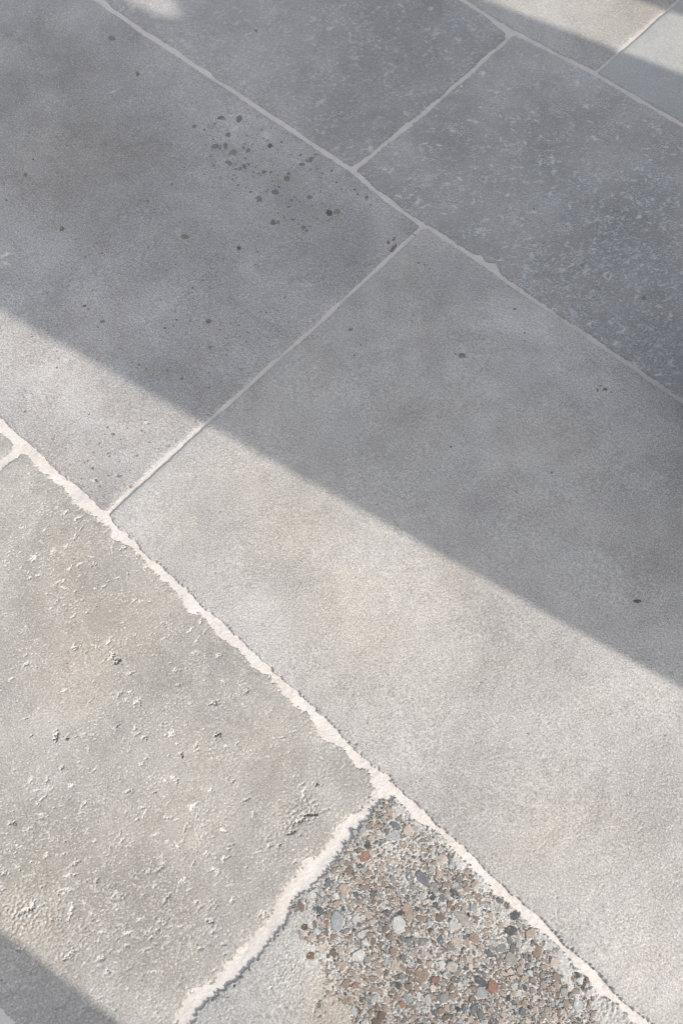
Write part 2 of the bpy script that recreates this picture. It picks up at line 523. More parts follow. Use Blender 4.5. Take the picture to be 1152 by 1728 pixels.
def agg_mask(X, Y):
    d = poly_dist(X, Y, AGP) + .008 * samp(T_BAND[2], X, Y, .035, .2, 5) + .006 * samp(T_BAND[0], X, Y, .011, .2, 6)
    return sstep(-.001, .0035, d)

m_s1 = stone_material('limestone_brown_grey', (.252, .246, .243), (.358, .353, .352), 1, .7, .13, .42, .10, 8)
m_s2 = stone_material('limestone_frosted', (.272, .266, .262), (.345, .338, .335), 2, .75, .09, .0, 1.0, 9)
m_s3 = stone_material('limestone_flecked', (.276, .270, .264), (.352, .344, .337), 3, .9, .08, .0, .35, 10, fleck_col=(.56, .562, .57))
m_s4 = stone_material('limestone_beige', (.31, .30, .287), (.38, .37, .353), 4, .8, .10, .2, .1, 9)
m_s5 = stone_material('limestone_blue_grey', (.33, .333, .325), (.365, .368, .36), 5, .5, .06, .0, .0, 6)
m_s6 = stone_material('limestone_sanded', (.319, .309, .299), (.400, .388, .373), 6, .8, .11, .05, .0, 7)
m_s7 = stone_material('limestone_pitted', (.258, .248, .233), (.348, .335, .315), 7, .8, .09, .12, .05, 9)
m_s9 = stone_material('limestone_aggregate', (.30, .295, .285), (.37, .365, .355), 9, .7, .12, .1, .0, 12, fleck_col=(.44, .42, .39))

SL = []
# --- slabs the photograph shows
S = {}
S['upper_left'] = dict(a='a1', b='21', w=(4, 3.2, 6.0, 3.8), rag=(1, .35, .9, .6), mat=m_s1, step=1.6, seed=1, z=.1, pore=1.0, porefleck=.15, peel=1.1,
    corner=(6, 5, 6, 5),
    label='large brown-grey slab with a scatter of dark pebbles by its upper joint',
    tone=[(160, 330, .09, -.10), (530, 410, .07, -.13, 1.6, 0), (60, 170, .10, -.08), (330, 480, .05, -.06), (250, 250, .08, -.05), (430, 330, .05, .06), (90, 640, .09, .16), (230, 720, .08, .12),  # last two blobs paint extra brightness into the sunlit strip
          (130, 820, .05, -.05), (380, 60, .1, .05), (640, 350, .05, .08), (200, 560, .08, .04), (480, 230, .05, -.02)],
    warm=[(120, 300, .12, .35), (60, 120, .15, .3), (110, 790, .04, .4), (60, 600, .08, .12), (600, 390, .03, -.3)],
    bites=[(655, 408, 4, 3), (75, 790, 4, 2), (690, 385, 5, 1.5), (120, 817, 3, 2), (235, 60, 5, 1.5)],
    pits=[(160, 812, 8, 8, 0, 1.0, .5), (250, 786, 5, 4, 30, .8, .3), (10, 430, 18, 5, 70, 1.2, 1), (12, 445, 12, 4, 10, 1.0, 1), (70, 535, 5, 3, 20, .8, .3), (126, 727, 4, 3, 0, .8, .3), (190, 155, 10, 4, 60, 1, .9), (300, 390, 12, 7, 0, .5, .2)],
    rpits=[dict(n=500, Lr=(.0012, .004), aspect=(1, 2.4), dep=.0006, fl=.25, spread=1.5)])
S['upper_middle'] = dict(a='c2', b='10', w=(4, 3.2, 3.8, 4.2), rag=(1, .8, .6, .5), mat=m_s2, step=1.8, seed=2, z=-.2, peel=1.2, pore=.6, vein=.6, vang=1.0, vbias=.5, vfleck=.42,
    corner=(6, 8, 6, 22),
    label='grey slab with frosty pale mottling, upper centre',
    tone=[(700, 60, .09, -.07), (560, 90, .09, -.05), (430, 150, .08, .05), (620, 200, .06, -.05), (460, 60, .07, .03), (400, 40, .05, -.06)],
    rpits=[dict(n=1900, Lr=(.0014, .0058), aspect=(1.2, 3), dep=.0004, fl=.6, spread=1.2, ang0=1.0, cl=(.3, .4))],
    bites=[(852, 42, 14, 5), (238, 40, 8, 2), (602, 275, 4, 2)])
S['upper_right'] = dict(a='2d', b='10', w=(3.2, 4, 3.8, 4.2), rag=(.8, 1, 1.0, .8), mat=m_s3, step=1.35, seed=3, z=.2, peel=.9, pore=.9, porefleck=.9, vein=1.0, vang=.9, vfleck=1.0, vbias=.12,
    corner=(5, 6, 8, 6),
    vblobs=[(1080, 480, .13, .9), (1130, 380, .08, .6), (800, 330, .06, .55), (860, 250, .06, .6), (1010, 300, .06, .45), (930, 470, .08, .6), (700, 320, .05, .35), (1100, 600, .05, .7), (900, 100, .05, -.2), (700, 330, .04, .4)],
    label='mid-grey slab covered in small white flecks and scratches',
    tone=[(880, 260, .07, -.10, 1.5, .3), (950, 190, .05, -.05), (800, 290, .05, -.04), (1050, 400, .07, -.07), (760, 230, .05, -.04), (960, 330, .06, .03), (1000, 380, .06, -.08), (720, 340, .04, -.05), (1120, 240, .06, -.06), (1140, 520, .06, -.08)],
    rpits=[dict(n=3600, Lr=(.0010, .0056), aspect=(1.5, 5), dep=.0005, fl=1.0, spread=.9, ang0=1.0, cl=(.3, .3))],
    bites=[(836, 446, 9, 6), (812, 430, 7, 4), (790, 428, 3, 3), (735, 385, 4, 2), (873, 62, 6, 2), (905, 74, 3, 1.5), (1068, 604, 5, 2), (1020, 580, 3, 1)])
S['top_strip'] = dict(a='f3', b='0u', w=(4, 2.4, 4.2, 4), rag=(1, .3, .5, 1), mat=m_s4, step=1.9, seed=4, z=0, pore=.8, peel=1.2,
    corner=(5, 4, 5, 5),
    label='warm beige slab at the top edge, half of it in sun',
    warm=[(1070, 20, .06, .4), (1000, 10, .06, .2)], tone=[(1090, 30, .04, -.1), (900, 40, .06, .05)],
    bites=[(850, 36, 5, 2)])
S['top_corner'] = dict(a='3g', b='0u', w=(2.4, 4, 4.2, 4), rag=(.3, 1, .5, 1), mat=m_s5, step=1.9, seed=5, z=.5, pore=.2, peel=.7,
    corner=(4, 5, 5, 5),
    label='smooth blue-grey slab in the top right corner')
S['centre'] = dict(a='1b', b='21', w=(3.2, 4, 4.5, 3.6), rag=(.35, 1, 1.35, .6), mat=m_s6, step=1.2, seed=6, z=.35, pore=.35, porefleck=.3, peel=1.7,
    corner=(4, 6, 5, 6), arris=.8,
    label='large sanded grey slab crossed by the long shadow edge',
    tone=[(480, 965, .035, -.16, 1.7, .2), (720, 770, .07, -.08), (540, 690, .05, .05), (860, 1120, .06, -.10, 1.6, .5), (1080, 1400, .06, -.10, 1.3, 1.2), (770, 1350, .04, -.10), (640, 960, .05, .05), (930, 1000, .05, .04),
          (900, 640, .06, -.06), (1020, 560, .06, .06), (880, 540, .05, .08), (700, 1100, .06, .05), (1000, 1200, .07, .06), (960, 1520, .06, .05), (1100, 1560, .05, -.07), (1130, 1290, .05, -.04), (720, 440, .04, .05), (740, 470, .05, -.07),
          (560, 590, .04, -.05), (420, 850, .05, .04), (1100, 1000, .05, -.04), (480, 780, .04, .03), (830, 470, .03, -.05), (870, 1020, .04, -.05)],
    warm=[(520, 870, .05, .45), (400, 800, .035, .30), (560, 1000, .05, .35), (640, 1060, .05, .18), (300, 900, .03, .25), (760, 1010, .05, .22), (450, 900, .05, .25), (930, 1390, .05, .2), (700, 720, .04, .15), (600, 1130, .06, .2)],
    bites=[(212, 900, 4, 2.5), (232, 912, 4, 2), (545, 1218, 4, 2), (655, 1312, 5, 3), (730, 385, 3, 1.5), (450, 1125, 3, 1.5), (500, 1170, 3, 1.5), (380, 1050, 3, 1.5), (850, 1495, 3, 1.4), (905, 1547, 3, 2), (965, 1600, 3, 1.5), (310, 1000, 3, 1.5), (1010, 1650, 3, 1.8)],
    pits=[(362, 966, 3, 2.4, 0, 1.3, -.2), (370, 863, 2.4, 2, 0, 1, 0), (600, 1255, 3, 3, 0, 1.2, 0), (770, 1045, 3, 2, 50, 1, 0), (810, 1150, 3, 1.4, 60, 1, 0), (1028, 1203, 2.5, 1.6, 0, 1, 0), (890, 1237, 2, 2, 0, 1, 0), (925, 1220, 2, 1.5, 0, .8, 0), (658, 1035, 2.6, 2, 0, .8, .5),
          (322, 803, 8, 5, 0, .5, .5), (515, 590, 12, 3, 0, .3, .2), (1030, 1320, 2, 2, 0, 1, 0), (940, 1545, 14, 1.2, -50, .7, .3), (425, 890, 16, .8, -30, .4, 0), (1120, 1240, 2.6, 1.4, 0, .9, 0)],
    rpits=[dict(n=260, Lr=(.001, .0024), aspect=(1, 2), dep=.0006, fl=.2, spread=1.5)])
S['lower_left'] = dict(a='54', b='32', w=(6, 6.8, 6, 4.9), rag=(1, 2.0, 1, 1.6), mat=m_s7, step=.86, seed=7, z=-.15, pore=.8, porefleck=.8, peel=.72, vein=1.0, vang=.85, vbias=.0, vfleck=.7,
    vblobs=[(60, 1560, .09, .75), (200, 1620, .10, .5), (180, 1480, .12, .40), (90, 960, .09, .35), (200, 1150, .08, .15), (160, 900, .06, .45), (430, 1330, .06, .2), (60, 1650, .09, .6), (330, 1650, .08, .25), (60, 1380, .08, .35), (260, 1520, .06, .4)],
    corner=(8, 6, 9, 26), arris=1.2,
    label='beige-grey slab dotted with pits and chips, lower left',
    roughblobs=[(508, 1372, .017, 1.3, .9, 0), (520, 1360, .012, 1.0), (486, 1400, .010, .8), (188, 1108, .012, .9), (58, 1538, .022, 1.0, 1.6, .4), (30, 1560, .018, .7), (300, 1500, .07, .14), (120, 1610, .03, .5), (450, 1415, .012, .6), (240, 910, .03, .2), (110, 830, .03, .2), (575, 1290, .03, .3), (95, 790, .02, .3)],
    bites=[(196, 905, 7, 6), (214, 912, 6, 3), (548, 1238, 9, 6), (600, 1292, 8, 3), (75, 793, 5, 4), (395, 1088, 4, 4), (355, 1045, 4, 2), (300, 1005, 3, 2), (640, 1318, 6, 2), (514, 1450, 9, 4.5), (480, 1510, 5, 3), (425, 1592, 5, 2), (130, 835, 3, 2), (275, 975, 3, 2), (460, 1150, 4, 2), (560, 1430, 6, 2)],
    tone=[(70, 940, .06, -.06), (300, 1180, .07, -.05), (170, 1040, .05, -.06), (220, 1430, .06, -.05, 1.4, .3), (420, 1080, .05, -.05), (110, 1230, .06, .06), (40, 1210, .05, .05), (380, 1300, .06, .04), (330, 1400, .06, .05), (540, 1350, .04, .05), (130, 1500, .06, .02), (250, 1330, .05, -.03), (60, 820, .03, -.04), (260, 1470, .03, -.06), (450, 1260, .05, -.05)],
    warm=[(110, 950, .07, .28), (200, 1100, .07, .25), (70, 1120, .06, .2), (260, 1440, .07, .30), (60, 1480, .06, .4), (350, 1270, .05, .2), (460, 1240, .03, .3), (110, 1600, .05, .25), (480, 1340, .04, .12)],
    pits=[(95, 1243, 12, 5, -45, 2.6, .7), (112, 1246, 5, 4, 0, 2.4, 0), (127, 1092, 8, 7, 0, 1.2, .6), (190, 1108, 9, 5, -20, 2, .8), (200, 1113, 6, 5, 30, 2.5, .2), (178, 1112, 7, 2.5, 60, 1, .9), (360, 1187, 9, 5, 55, 1.8, .5), (367, 1240, 8, 4.5, 60, 2.2, .2), (306, 1274, 5, 4.5, 0, 1.8, .3), (332, 1256, 8, 2.5, 100, 1, .6),
          (295, 1315, 11, 4, 5, 1.1, .9), (280, 1318, 8, 3, 20, .9, .9), (357, 1334, 5, 4, 0, 1, .9), (533, 1323, 4.5, 4.2, 0, 1.9, .2), (498, 1311, 4, 3, 0, 1.2, .9), (70, 1350, 13, 2.5, 90, 1, .9), (66, 1358, 6, 3, 0, 1, .9), (525, 1375, 16, 3.2, 50, 2.4, .1), (551, 1366, 9, 1.6, 55, 1, .6), (505, 1385, 12, 4, 70, 2, .7), (492, 1405, 9, 3.5, 60, 2, .4), (470, 1428, 7, 3, 80, 1.5, .5), (455, 1428, 6, 3, 20, 1.4, .8),
          (322, 1063, 9, 3, 85, .9, .9), (135, 952, 9, 3, 75, .9, .9), (57, 945, 8, 2, 90, .8, .9), (45, 1121, 7, 4, 60, 1.2, .9), (20, 1146, 7, 3, 80, .8, .9), (163, 1092, 6, 3, 0, .9, .9), (296, 1131, 5, 4, 0, 1, .9), (221, 1135, 8, 3, 60, 1, .9), (175, 990, 9, 1.6, 85, .8, .9), (152, 1183, 9, 1.8, 85, .8, .9), (53, 1242, 5, 1.6, 80, 1, 0), (198, 1225, 5, 2, 80, 1.2, .2), (195, 1118, 5, 4, 0, 2, 0),
          (120, 1540, 18, 4, 120, 1.2, .9), (40, 1540, 22, 4, 60, 1.5, .9), (55, 1527, 14, 3, 110, 1.2, .9), (32, 1465, 10, 3, 10, .9, .9), (215, 1575, 9, 3, 60, 1, .9), (170, 1618, 8, 4, 50, 1, .9), (120, 1610, 11, 5, 90, 1.2, .9), (182, 1637, 5, 3, 60, 1, .9), (28, 1428, 7, 3, 0, .8, .9), (16, 1390, 6, 4, 40, 1, .4), (87, 1420, 7, 2.5, 80, .9, .9), (305, 1563, 9, 2, 60, .8, .9), (358, 1468, 6, 2.5, 80, 1, .9), (335, 1416, 12, 1.4, -20, .8, .9), (160, 1420, 4, 3, 50, .9, .9),
          (400, 1255, 7, 2.5, 80, 1, .9), (412, 1190, 6, 2, 0, .8, .9), (300, 1255, 5, 2.5, 60, .8, .8), (240, 1290, 7, 4, 30, 1, .9), (105, 1295, 5, 4, 40, 1.3, .5), (150, 1265, 10, 1.6, -45, .9, .9), (250, 1275, 9, 1.5, 10, .9, .9), (390, 1065, 5, 3, 40, .9, .8), (232, 935, 8, 4, -30, .8, .9), (190, 925, 7, 3, -40, .9, .6)],
    rpits=[dict(n=1700, Lr=(.0009, .0058), aspect=(1.3, 5), dep=.0010, fl=1.0, spread=.55, ang0=1.2, cl=(.07, .28)),
           dict(n=1800, Lr=(.0007, .0018), aspect=(1, 2.2), dep=.0008, fl=.8, spread=1.5)])
S['sliver'] = dict(a='h5', b='32', w=(4, 4.5, 6, 6), rag=(1, 1.2, 1, 1), mat=m_s7, step=1.3, seed=8, z=-.2, pore=1.0, porefleck=.7, peel=1.0,
    corner=(6, 6, 6, 14), vein=1, vbias=.4, label='narrow tip of a beige-grey slab at the left edge')
S['bottom'] = dict(a='4i', b='32', w=(6.8, 4, 6, 5.0), rag=(2.6, 1, 1, 1.5), mat=m_s9, step=.84, seed=9, z=.75, pore=1.0, porefleck=.6, peel=1.5, vein=.9, vang=1.3, vbias=.55, vfleck=.6, agg=True,
    corner=(6, 6, 10, 6), arris=.6,
    label='pale slab worn through to a patch of many coloured pebbles',
    tone=[(430, 1690, .04, .04), (560, 1700, .03, -.05)], warm=[(560, 1700, .035, .8), (640, 1690, .03, .3)],
    bites=[(540, 1480, 9, 4), (566, 1440, 5, 2), (640, 1375, 4, 3), (400, 1650, 5, 2), (1012, 1672, 8, 4), (1020, 1690, 6, 3), (700, 1395, 4, 1.5), (782, 1462, 4, 2), (835, 1510, 4, 2), (655, 1348, 6, 2), (520, 1500, 5, 3), (478, 1550, 4, 2)],
    roughblobs=[(545, 1548, .008, 1.2), (536, 1575, .007, .8), (1032, 1698, .014, 1.3, 1.6, .3), (1000, 1660, .008, .7), (722, 1538, .006, .8), (640, 1715, .014, .8), (560, 1615, .008, .7), (480, 1640, .03, .25)],
    rpits=[dict(n=420, Lr=(.001, .0042), aspect=(1.3, 4), dep=.0009, fl=.7, spread=.5, ang0=1.2)])
slabs = {}
for k, cfg in S.items():
    slabs[k] = make_slab(cfg)

# --- neighbours just outside the frame
for i, (a, b, mt) in enumerate([('lm', 'd3', m_s7), ('kl', 'd3', m_s9), ('de', '10', m_s1), ('bn', '21', m_s7)]):
    make_slab(dict(a=a, b=b, mat=mt, step=9, seed=20 + i, coarse=True, z=-.1))

# ------------------------------------------------------------------ grout
def grout_z(X, Y):
    z = -.0029 + .00030 * samp(T_BAND[0], X, Y, .060, .3, 30) + .00006 * samp(T_BAND[1], X, Y, .012, .3, 31) + .00006 * samp(T_BAND[2], X, Y, .004, .3, 32)
    z = z + .00007 * samp(T_STREAK, X, Y, .0045, .75, 33)
    return z

def strip(name, cx, cy, half, step, along):
    """joint strip following a polyline centre; along='a' for joints that run with x"""
    nv = int(2 * half / step) + 1
    off = np.linspace(-half, half, nv)
    n = len(cx)
    if along == 'a':
        X = np.repeat(cx[:, None], nv, 1); Y = cy[:, None] + off[None]
    else:
        Y = np.repeat(cy[:, None], nv, 1); X = cx[:, None] - off[None]
    Z = grout_z(X, Y) + .0007 * sstep(-.001, -.010, off)[None] + .00035 * (1 - (off[None] / half) ** 2)
    i, j = np.meshgrid(np.arange(n - 1), np.arange(nv - 1), indexing='ij'); i = i.ravel(); j = j.ravel()
    q = np.stack([i * nv + j, (i + 1) * nv + j, (i + 1) * nv + j + 1, i * nv + j + 1], 1)
    V = np.stack([X.ravel(), Y.ravel(), Z.ravel()], 1)
    return add_mesh(name, V, q.ravel(), np.arange(len(q)) * 4, None, M_GROUT, paving)

def a_strip(key, x0, x1, step=1.3, half=.020):
    x = np.arange(x0, x1, step / 1000)
    return strip('grout_joint', x, rA[key](x), half, step / 1000, 'a')
def b_strip(key, y0, y1, step=1.3, half=.020):
    y = np.arange(y0, y1, step / 1000)
    return strip('grout_joint', cB[key](y), y, half, step / 1000, 'b')
HW = .0198
a_strip('0', -1.3, .3, 2.0); a_strip('1', -1.62, .5, 1.6); a_strip('2', -.95, .45, 1.0, .0205); a_strip('3', -.9, .3, 3.0); a_strip('u', -1.3, .3, 8.0)
b_strip('1', .064 + HW, .659 - HW); b_strip('2', .662 + HW, 1.05 - HW, 1.8); b_strip('3', 1.053 + HW, 1.64, 2.0)
for key, st, hf in (('4', .9, .024), ('5', 1.6, .020)):
    xj = float(cB[key](.05))
    b_strip(key, -.352 + HW, float(min(rA['2'](xj - .02), rA['2'](xj), rA['2'](xj + .02))) - .0170, st, hf)

# crumbs of grout spilled on the slab edges and loose pebble shells are part of the relief above

# ------------------------------------------------------------------ pebbles in the stone
PALETTE = [(.30, .215, .16), (.235, .165, .125), (.37, .28, .215), (.20, .19, .18), (.13, .145, .165), (.075, .078, .082), (.27, .125, .085), (.43, .43, .42), (.44, .345, .285), (.30, .32, .34), (.17, .125, .10), (.27, .25, .22), (.50, .48, .45), (.33, .24, .18)]
PALETTE = [tuple(.30 * (sum(c) / 3) * .95 + .70 * v * .95 for v in c) for c in PALETTE]   # worn, dusty tones
PW = np.array([1.7, 1.2, 1.4, .9, .8, .45, .25, .7, .9, .8, .6, 1.1, .35, 1.3]); PW /= PW.sum()

def pebble_shape(n, seed):
    r = random.Random(seed)
    base = [1 + r.uniform(-.2, .2) for _ in range(n)]
    if r.random() < .5:      # one flattened, angular side
        k = r.randrange(n); base[k] *= .72; base[(k + 1) % n] *= .82
    out = [(math.cos(2 * math.pi * k / n + r.uniform(-.1, .1)) * base[k], math.sin(2 * math.pi * k / n) * base[k]) for k in range(n)]
    return out
SHAPES = [pebble_shape(random.choice([6, 7, 8, 9, 10]), 100 + k) for k in range(24)]

def shape_geo(sh):
    n = len(sh)
    V = [(x, y, -1.0) for x, y in sh] + [(x * .98, y * .98, -.10) for x, y in sh] + [(x * .90, y * .90, .0) for x, y in sh] + [(0, 0, .02)]
    Fc = []
    for k in range(n):
        l = (k + 1) % n
        Fc += [(k, l, n + l, n + k), (n + k, n + l, 2 * n + l, 2 * n + k), (2 * n + k, 2 * n + l, 3 * n)]
    return np.array(V), Fc
SG = [shape_geo(s) for s in SHAPES]
SMESH = []
for k, (V, Fc) in enumerate(SG):
    me = bpy.data.meshes.new('pebble')
    me.from_pydata(V.tolist(), [], Fc)
    at = me.attributes.new('tint', 'FLOAT_COLOR', 'POINT')
    at.data.foreach_set('color', np.ones(len(V) * 4, np.float32))
    me.materials.append(M_PEB)
    for p in me.polygons: p.use_smooth = False
    SMESH.append(me)

def surf_z(zf, x, y):
    x1, y1, Z = zf[:3]
    i = min(max(np.searchsorted(x1, x), 0), len(x1) - 1); j = min(max(np.searchsorted(y1, y), 0), len(y1) - 1)
    return Z[i, j]

def place_pebble(slab_key, x, y, ra, rb, ang, colr, lift=.0002, z=None):
    o = bpy.data.objects.new('pebble', SMESH[random.randrange(len(SMESH))])
    C.objects.link(o)
    o.parent = slabs[slab_key][0]
    if z is None: z = surf_z(slabs[slab_key][1], x, y)
    o.location = (x, y, z + lift)
    o.rotation_euler = (random.gauss(0, .03), random.gauss(0, .03), ang)
    o.scale = (ra, rb, .003)
    o.color = (*colr, 1)
    return o

# the worn patch: largest stones first, then smaller and smaller
cell = .006
occ = {}
def fits(x, y, r):
    i, j = int(x // cell), int(y // cell)
    for a in range(i - 2, i + 3):
        for b in range(j - 2, j + 3):
            for (px, py, pr) in occ.get((a, b), ()):
                if (px - x) ** 2 + (py - y) ** 2 < (pr + r) ** 2 * .80: return False
    return True
peb = []
def add_peb(x, y, ra, rb, ang, c):
    peb.append((x, y, ra, rb, ang, c))
    n = max(1, int(round(ra / rb)))
    for k in range(n):        # long stones take several discs
        t = (k - (n - 1) / 2) * rb * 1.5 if n > 1 else 0
        X_, Y_ = x + math.cos(ang) * t, y + math.sin(ang) * t
        occ.setdefault((int(X_ // cell), int(Y_ // cell)), []).append((X_, Y_, math.sqrt(ra * rb) if n == 1 else rb * 1.1))
P = PALETTE
def pang(px, py, deg):
    """ground angle of a direction given in the picture"""
    a = G(px, py); b = G(px + 10 * math.cos(math.radians(deg)), py - 10 * math.sin(math.radians(deg)))
    return math.atan2(b[1] - a[1], b[0] - a[0])
named = [(712, 1483, 13.5, 8, -55, 4), (690, 1478, 12, 6, -80, 3), (615, 1447, 9.5, 8.5, 0, 6), (667, 1393, 9, 6, -30, 4), (621, 1424, 4.5, 7.5, 0, 5), (664, 1487, 9, 4, -60, 3), (726, 1511, 8, 6, -25, 5), (731, 1497, 7, 7, 0, 3), (766, 1510, 6, 8, 20, 5), (806, 1513, 8, 7, 20, 1), (788, 1560, 27, 9, -42, 11),
         (742, 1549, 7.5, 7, 0, 10), (766, 1562, 7, 7, 0, 7), (713, 1588, 7, 6, 0, 3), (672, 1560, 12, 11, 60, 7), (569, 1556, 10, 14, 0, 9), (712, 1645, 11, 11, 0, 1), (734, 1653, 6, 5, 0, 6), (831, 1663, 8, 10, 0, 6), (811, 1657, 10, 6, -35, 5), (812, 1677, 8, 8, 0, 9), (749, 1685, 7.5, 7.5, 0, 3), (550, 1654, 7, 9, 0, 1), (556, 1491, 6.5, 6, 0, 4), (605, 1612, 10, 8, 0, 7),
         (862, 1619, 9, 9, 0, 11), (905, 1605, 9, 10, 0, 1), (862, 1570, 9, 7, 0, 5), (939, 1600, 0, 0, 0, 0), (672, 1662, 5, 5, 0, 5), (666, 1630, 6, 9, 0, 8), (687, 1532, 8, 7, 0, 0), (689, 1545, 6, 8, 0, 0), (745, 1450, 7, 7, 0, 8), (581, 1498, 9, 8, 0, 2), (699, 1398, 7, 5, 0, 11), (689, 1401, 9, 8, 0, 8), (655, 1449, 6, 7, 0, 2), (681, 1426, 6, 6, 0, 0), (667, 1412, 8, 7, 0, 9),
         (975, 1695, 8, 7, 0, 9), (956, 1645, 0, 0, 0, 0), (895, 1575, 8, 7, 0, 2), (936, 1626, 7, 9, 0, 8), (845, 1600, 8, 6, 0, 3), (800, 1583, 9, 7, -20, 1), (884, 1660, 0, 0, 0, 0), (868, 1545, 7, 6, 0, 5), (770, 1590, 9, 7, 0, 8), (760, 1596, 6, 6, 0, 3)]
for px, py, a, b_, deg, ci in named:
    if a == 0: continue
    x, y = G(px, py)
    s = H / F * 1.06
    c = np.array(P[ci]) * random.uniform(.8, .95)
    add_peb(x, y, a * s, b_ * s, pang(px, py, deg), c)
ax0, ay0 = AGP.min(0) - .004; ax1, ay1 = AGP.max(0) + .004
NTRY = 60000
tx = rng.uniform(ax0, ax1, NTRY); ty = rng.uniform(ay0, ay1, NTRY)
mk = agg_mask(tx, ty); den = np.clip(1.0 + .25 * samp(T_BAND[0], tx, ty, .04, .2, 77), .3, 1)
ok = rng.random(NTRY) < mk * den
vis = in_frame(tx, ty, 40)
sel = np.where(ok & vis)[0]
ns = len(sel)
for q, k in enumerate(sel):
    f = q / ns
    r = .0036 * math.exp(-2.1 * min(1, f * 3.2)) * random.uniform(.7, 1.2)
    r = max(r, .00068)
    asp = random.choice([1, 1.1, 1.25, 1.5, 1.9]); ra, rb = r * math.sqrt(asp), r / math.sqrt(asp)
    if not fits(tx[k], ty[k], r): continue
    ci = int(rng.choice(len(P), p=PW))
    c = np.array(P[ci]) * random.uniform(.55, 1.0)
    add_peb(tx[k], ty[k], ra, rb, random.uniform(0, 3.14), c)
def edge_d(x, y):
    x1, y1, _, d = slabs['bottom'][1]
    return d[min(np.searchsorted(x1, x), len(x1) - 1), min(np.searchsorted(y1, y), len(y1) - 1)]
for _ in range(70):
    a_ = AGP[random.choice([1, 2, 3, 4, 5, 6, 7, 8, 15, 16])]
    x_, y_ = a_[0] + random.gauss(0, .012), a_[1] + random.gauss(0, .012)
    r_ = random.uniform(.0009, .0022)
    if fits(x_, y_, r_): add_peb(x_, y_, r_ * 1.2, r_ * .9, random.uniform(0, 3.1), np.array(P[random.randrange(len(P))]) * .85)
peb = [p for p in peb if edge_d(p[0], p[1]) > max(p[2], p[3]) * .8 + .0006]
peb.sort(key=lambda p: -p[2] * p[3])
print('pebbles', len(peb))
top0 = S['bottom']['z'] / 1000
zfB = slabs['bottom'][1]
Zlow = lambda x, y: float(samp(T_BAND[0], np.array([x]), np.array([y]), .17, .9, 9 + 3)[0]) * .00035 + top0
def joined_pebbles(key, items, zfun):
    Vs, Fs, Cs = [], [], []
    nvt = 0
    for x, y, ra, rb, ang, c in items:
        V, Fc = SG[random.randrange(len(SG))]
        z = zfun(x, y)
        cs, sn = math.cos(ang), math.sin(ang)
        W = np.empty_like(V)
        W[:, 0] = x + cs * V[:, 0] * ra - sn * V[:, 1] * rb
        W[:, 1] = y + sn * V[:, 0] * ra + cs * V[:, 1] * rb
        W[:, 2] = z + V[:, 2] * .003 + random.gauss(0, .05) * (V[:, 0] * ra)
        Vs.append(W); Fs += [tuple(i + nvt for i in f) for f in Fc]; nvt += len(V)
        Cs.append(np.tile([*c, 1.0], (len(V), 1)))
    me = bpy.data.meshes.new('small_pebbles')
    me.from_pydata(np.concatenate(Vs).tolist(), [], Fs)
    at = me.attributes.new('tint', 'FLOAT_COLOR', 'POINT')
    at.data.foreach_set('color', np.concatenate(Cs).astype(np.float32).ravel())
    me.materials.append(M_PEB)
    o = bpy.data.objects.new('small_pebbles', me); C.objects.link(o); o.parent = slabs[key][0]; o['kind'] = 'stuff'; o.color = (1, 1, 1, 1)
for q, (x, y, ra, rb, ang, c) in enumerate(peb[:285]):
    place_pebble('bottom', x, y, ra, rb, ang, c, 0, Zlow(x, y) + (-.0001 if ra * rb > 9e-6 else -.0003) + random.gauss(0, .00010))
nub = place_pebble('bottom', *G(761, 1632), .0060, .0050, .6, (.40, .37, .34), 0, Zlow(*G(761, 1632)) + .0016)
nub.rotation_euler = (.25, -.3, .6); nub['label'] = 'pale stone standing proud of the worn patch'
joined_pebbles('bottom', peb[285:], lambda x, y: Zlow(x, y) - .0004 + random.gauss(0, .00020))
# fine dark grit in the brown-grey slab and beside the shadow edge
grit = []
for px, py, sx, sy, n in [(400, 235, 45, 35, 75), (440, 290, 50, 28, 75), (520, 330, 55, 30, 70), (480, 370, 40, 18, 25), (400, 560, 90, 60, 55), (330, 620, 60, 40, 35), (170, 780, 55, 40, 60), (240, 740, 50, 30, 35), (120, 300, 120, 110, 35), (300, 420, 90, 40, 25), (560, 280, 25, 15, 12), (60, 620, 60, 50, 25)]:
    for _ in range(n):
        x, y = G(random.gauss(px, sx), random.gauss(py, sy))
        if y > .652 or y < .075 or x > float(cB['1'](y)) - .008: continue
        r = .0008 * math.exp(random.uniform(0, 1.0) ** 1.5 * 1.05)
        c = random.choice([(.15, .13, .11), (.19, .16, .14), (.13, .13, .13), (.24, .19, .15)])
        grit.append((x, y, r * 1.15, r * .9, random.uniform(0, 3), c))
joined_pebbles('upper_left', grit, lambda x, y: surf_z(slabs['upper_left'][1], x, y) + .00008)

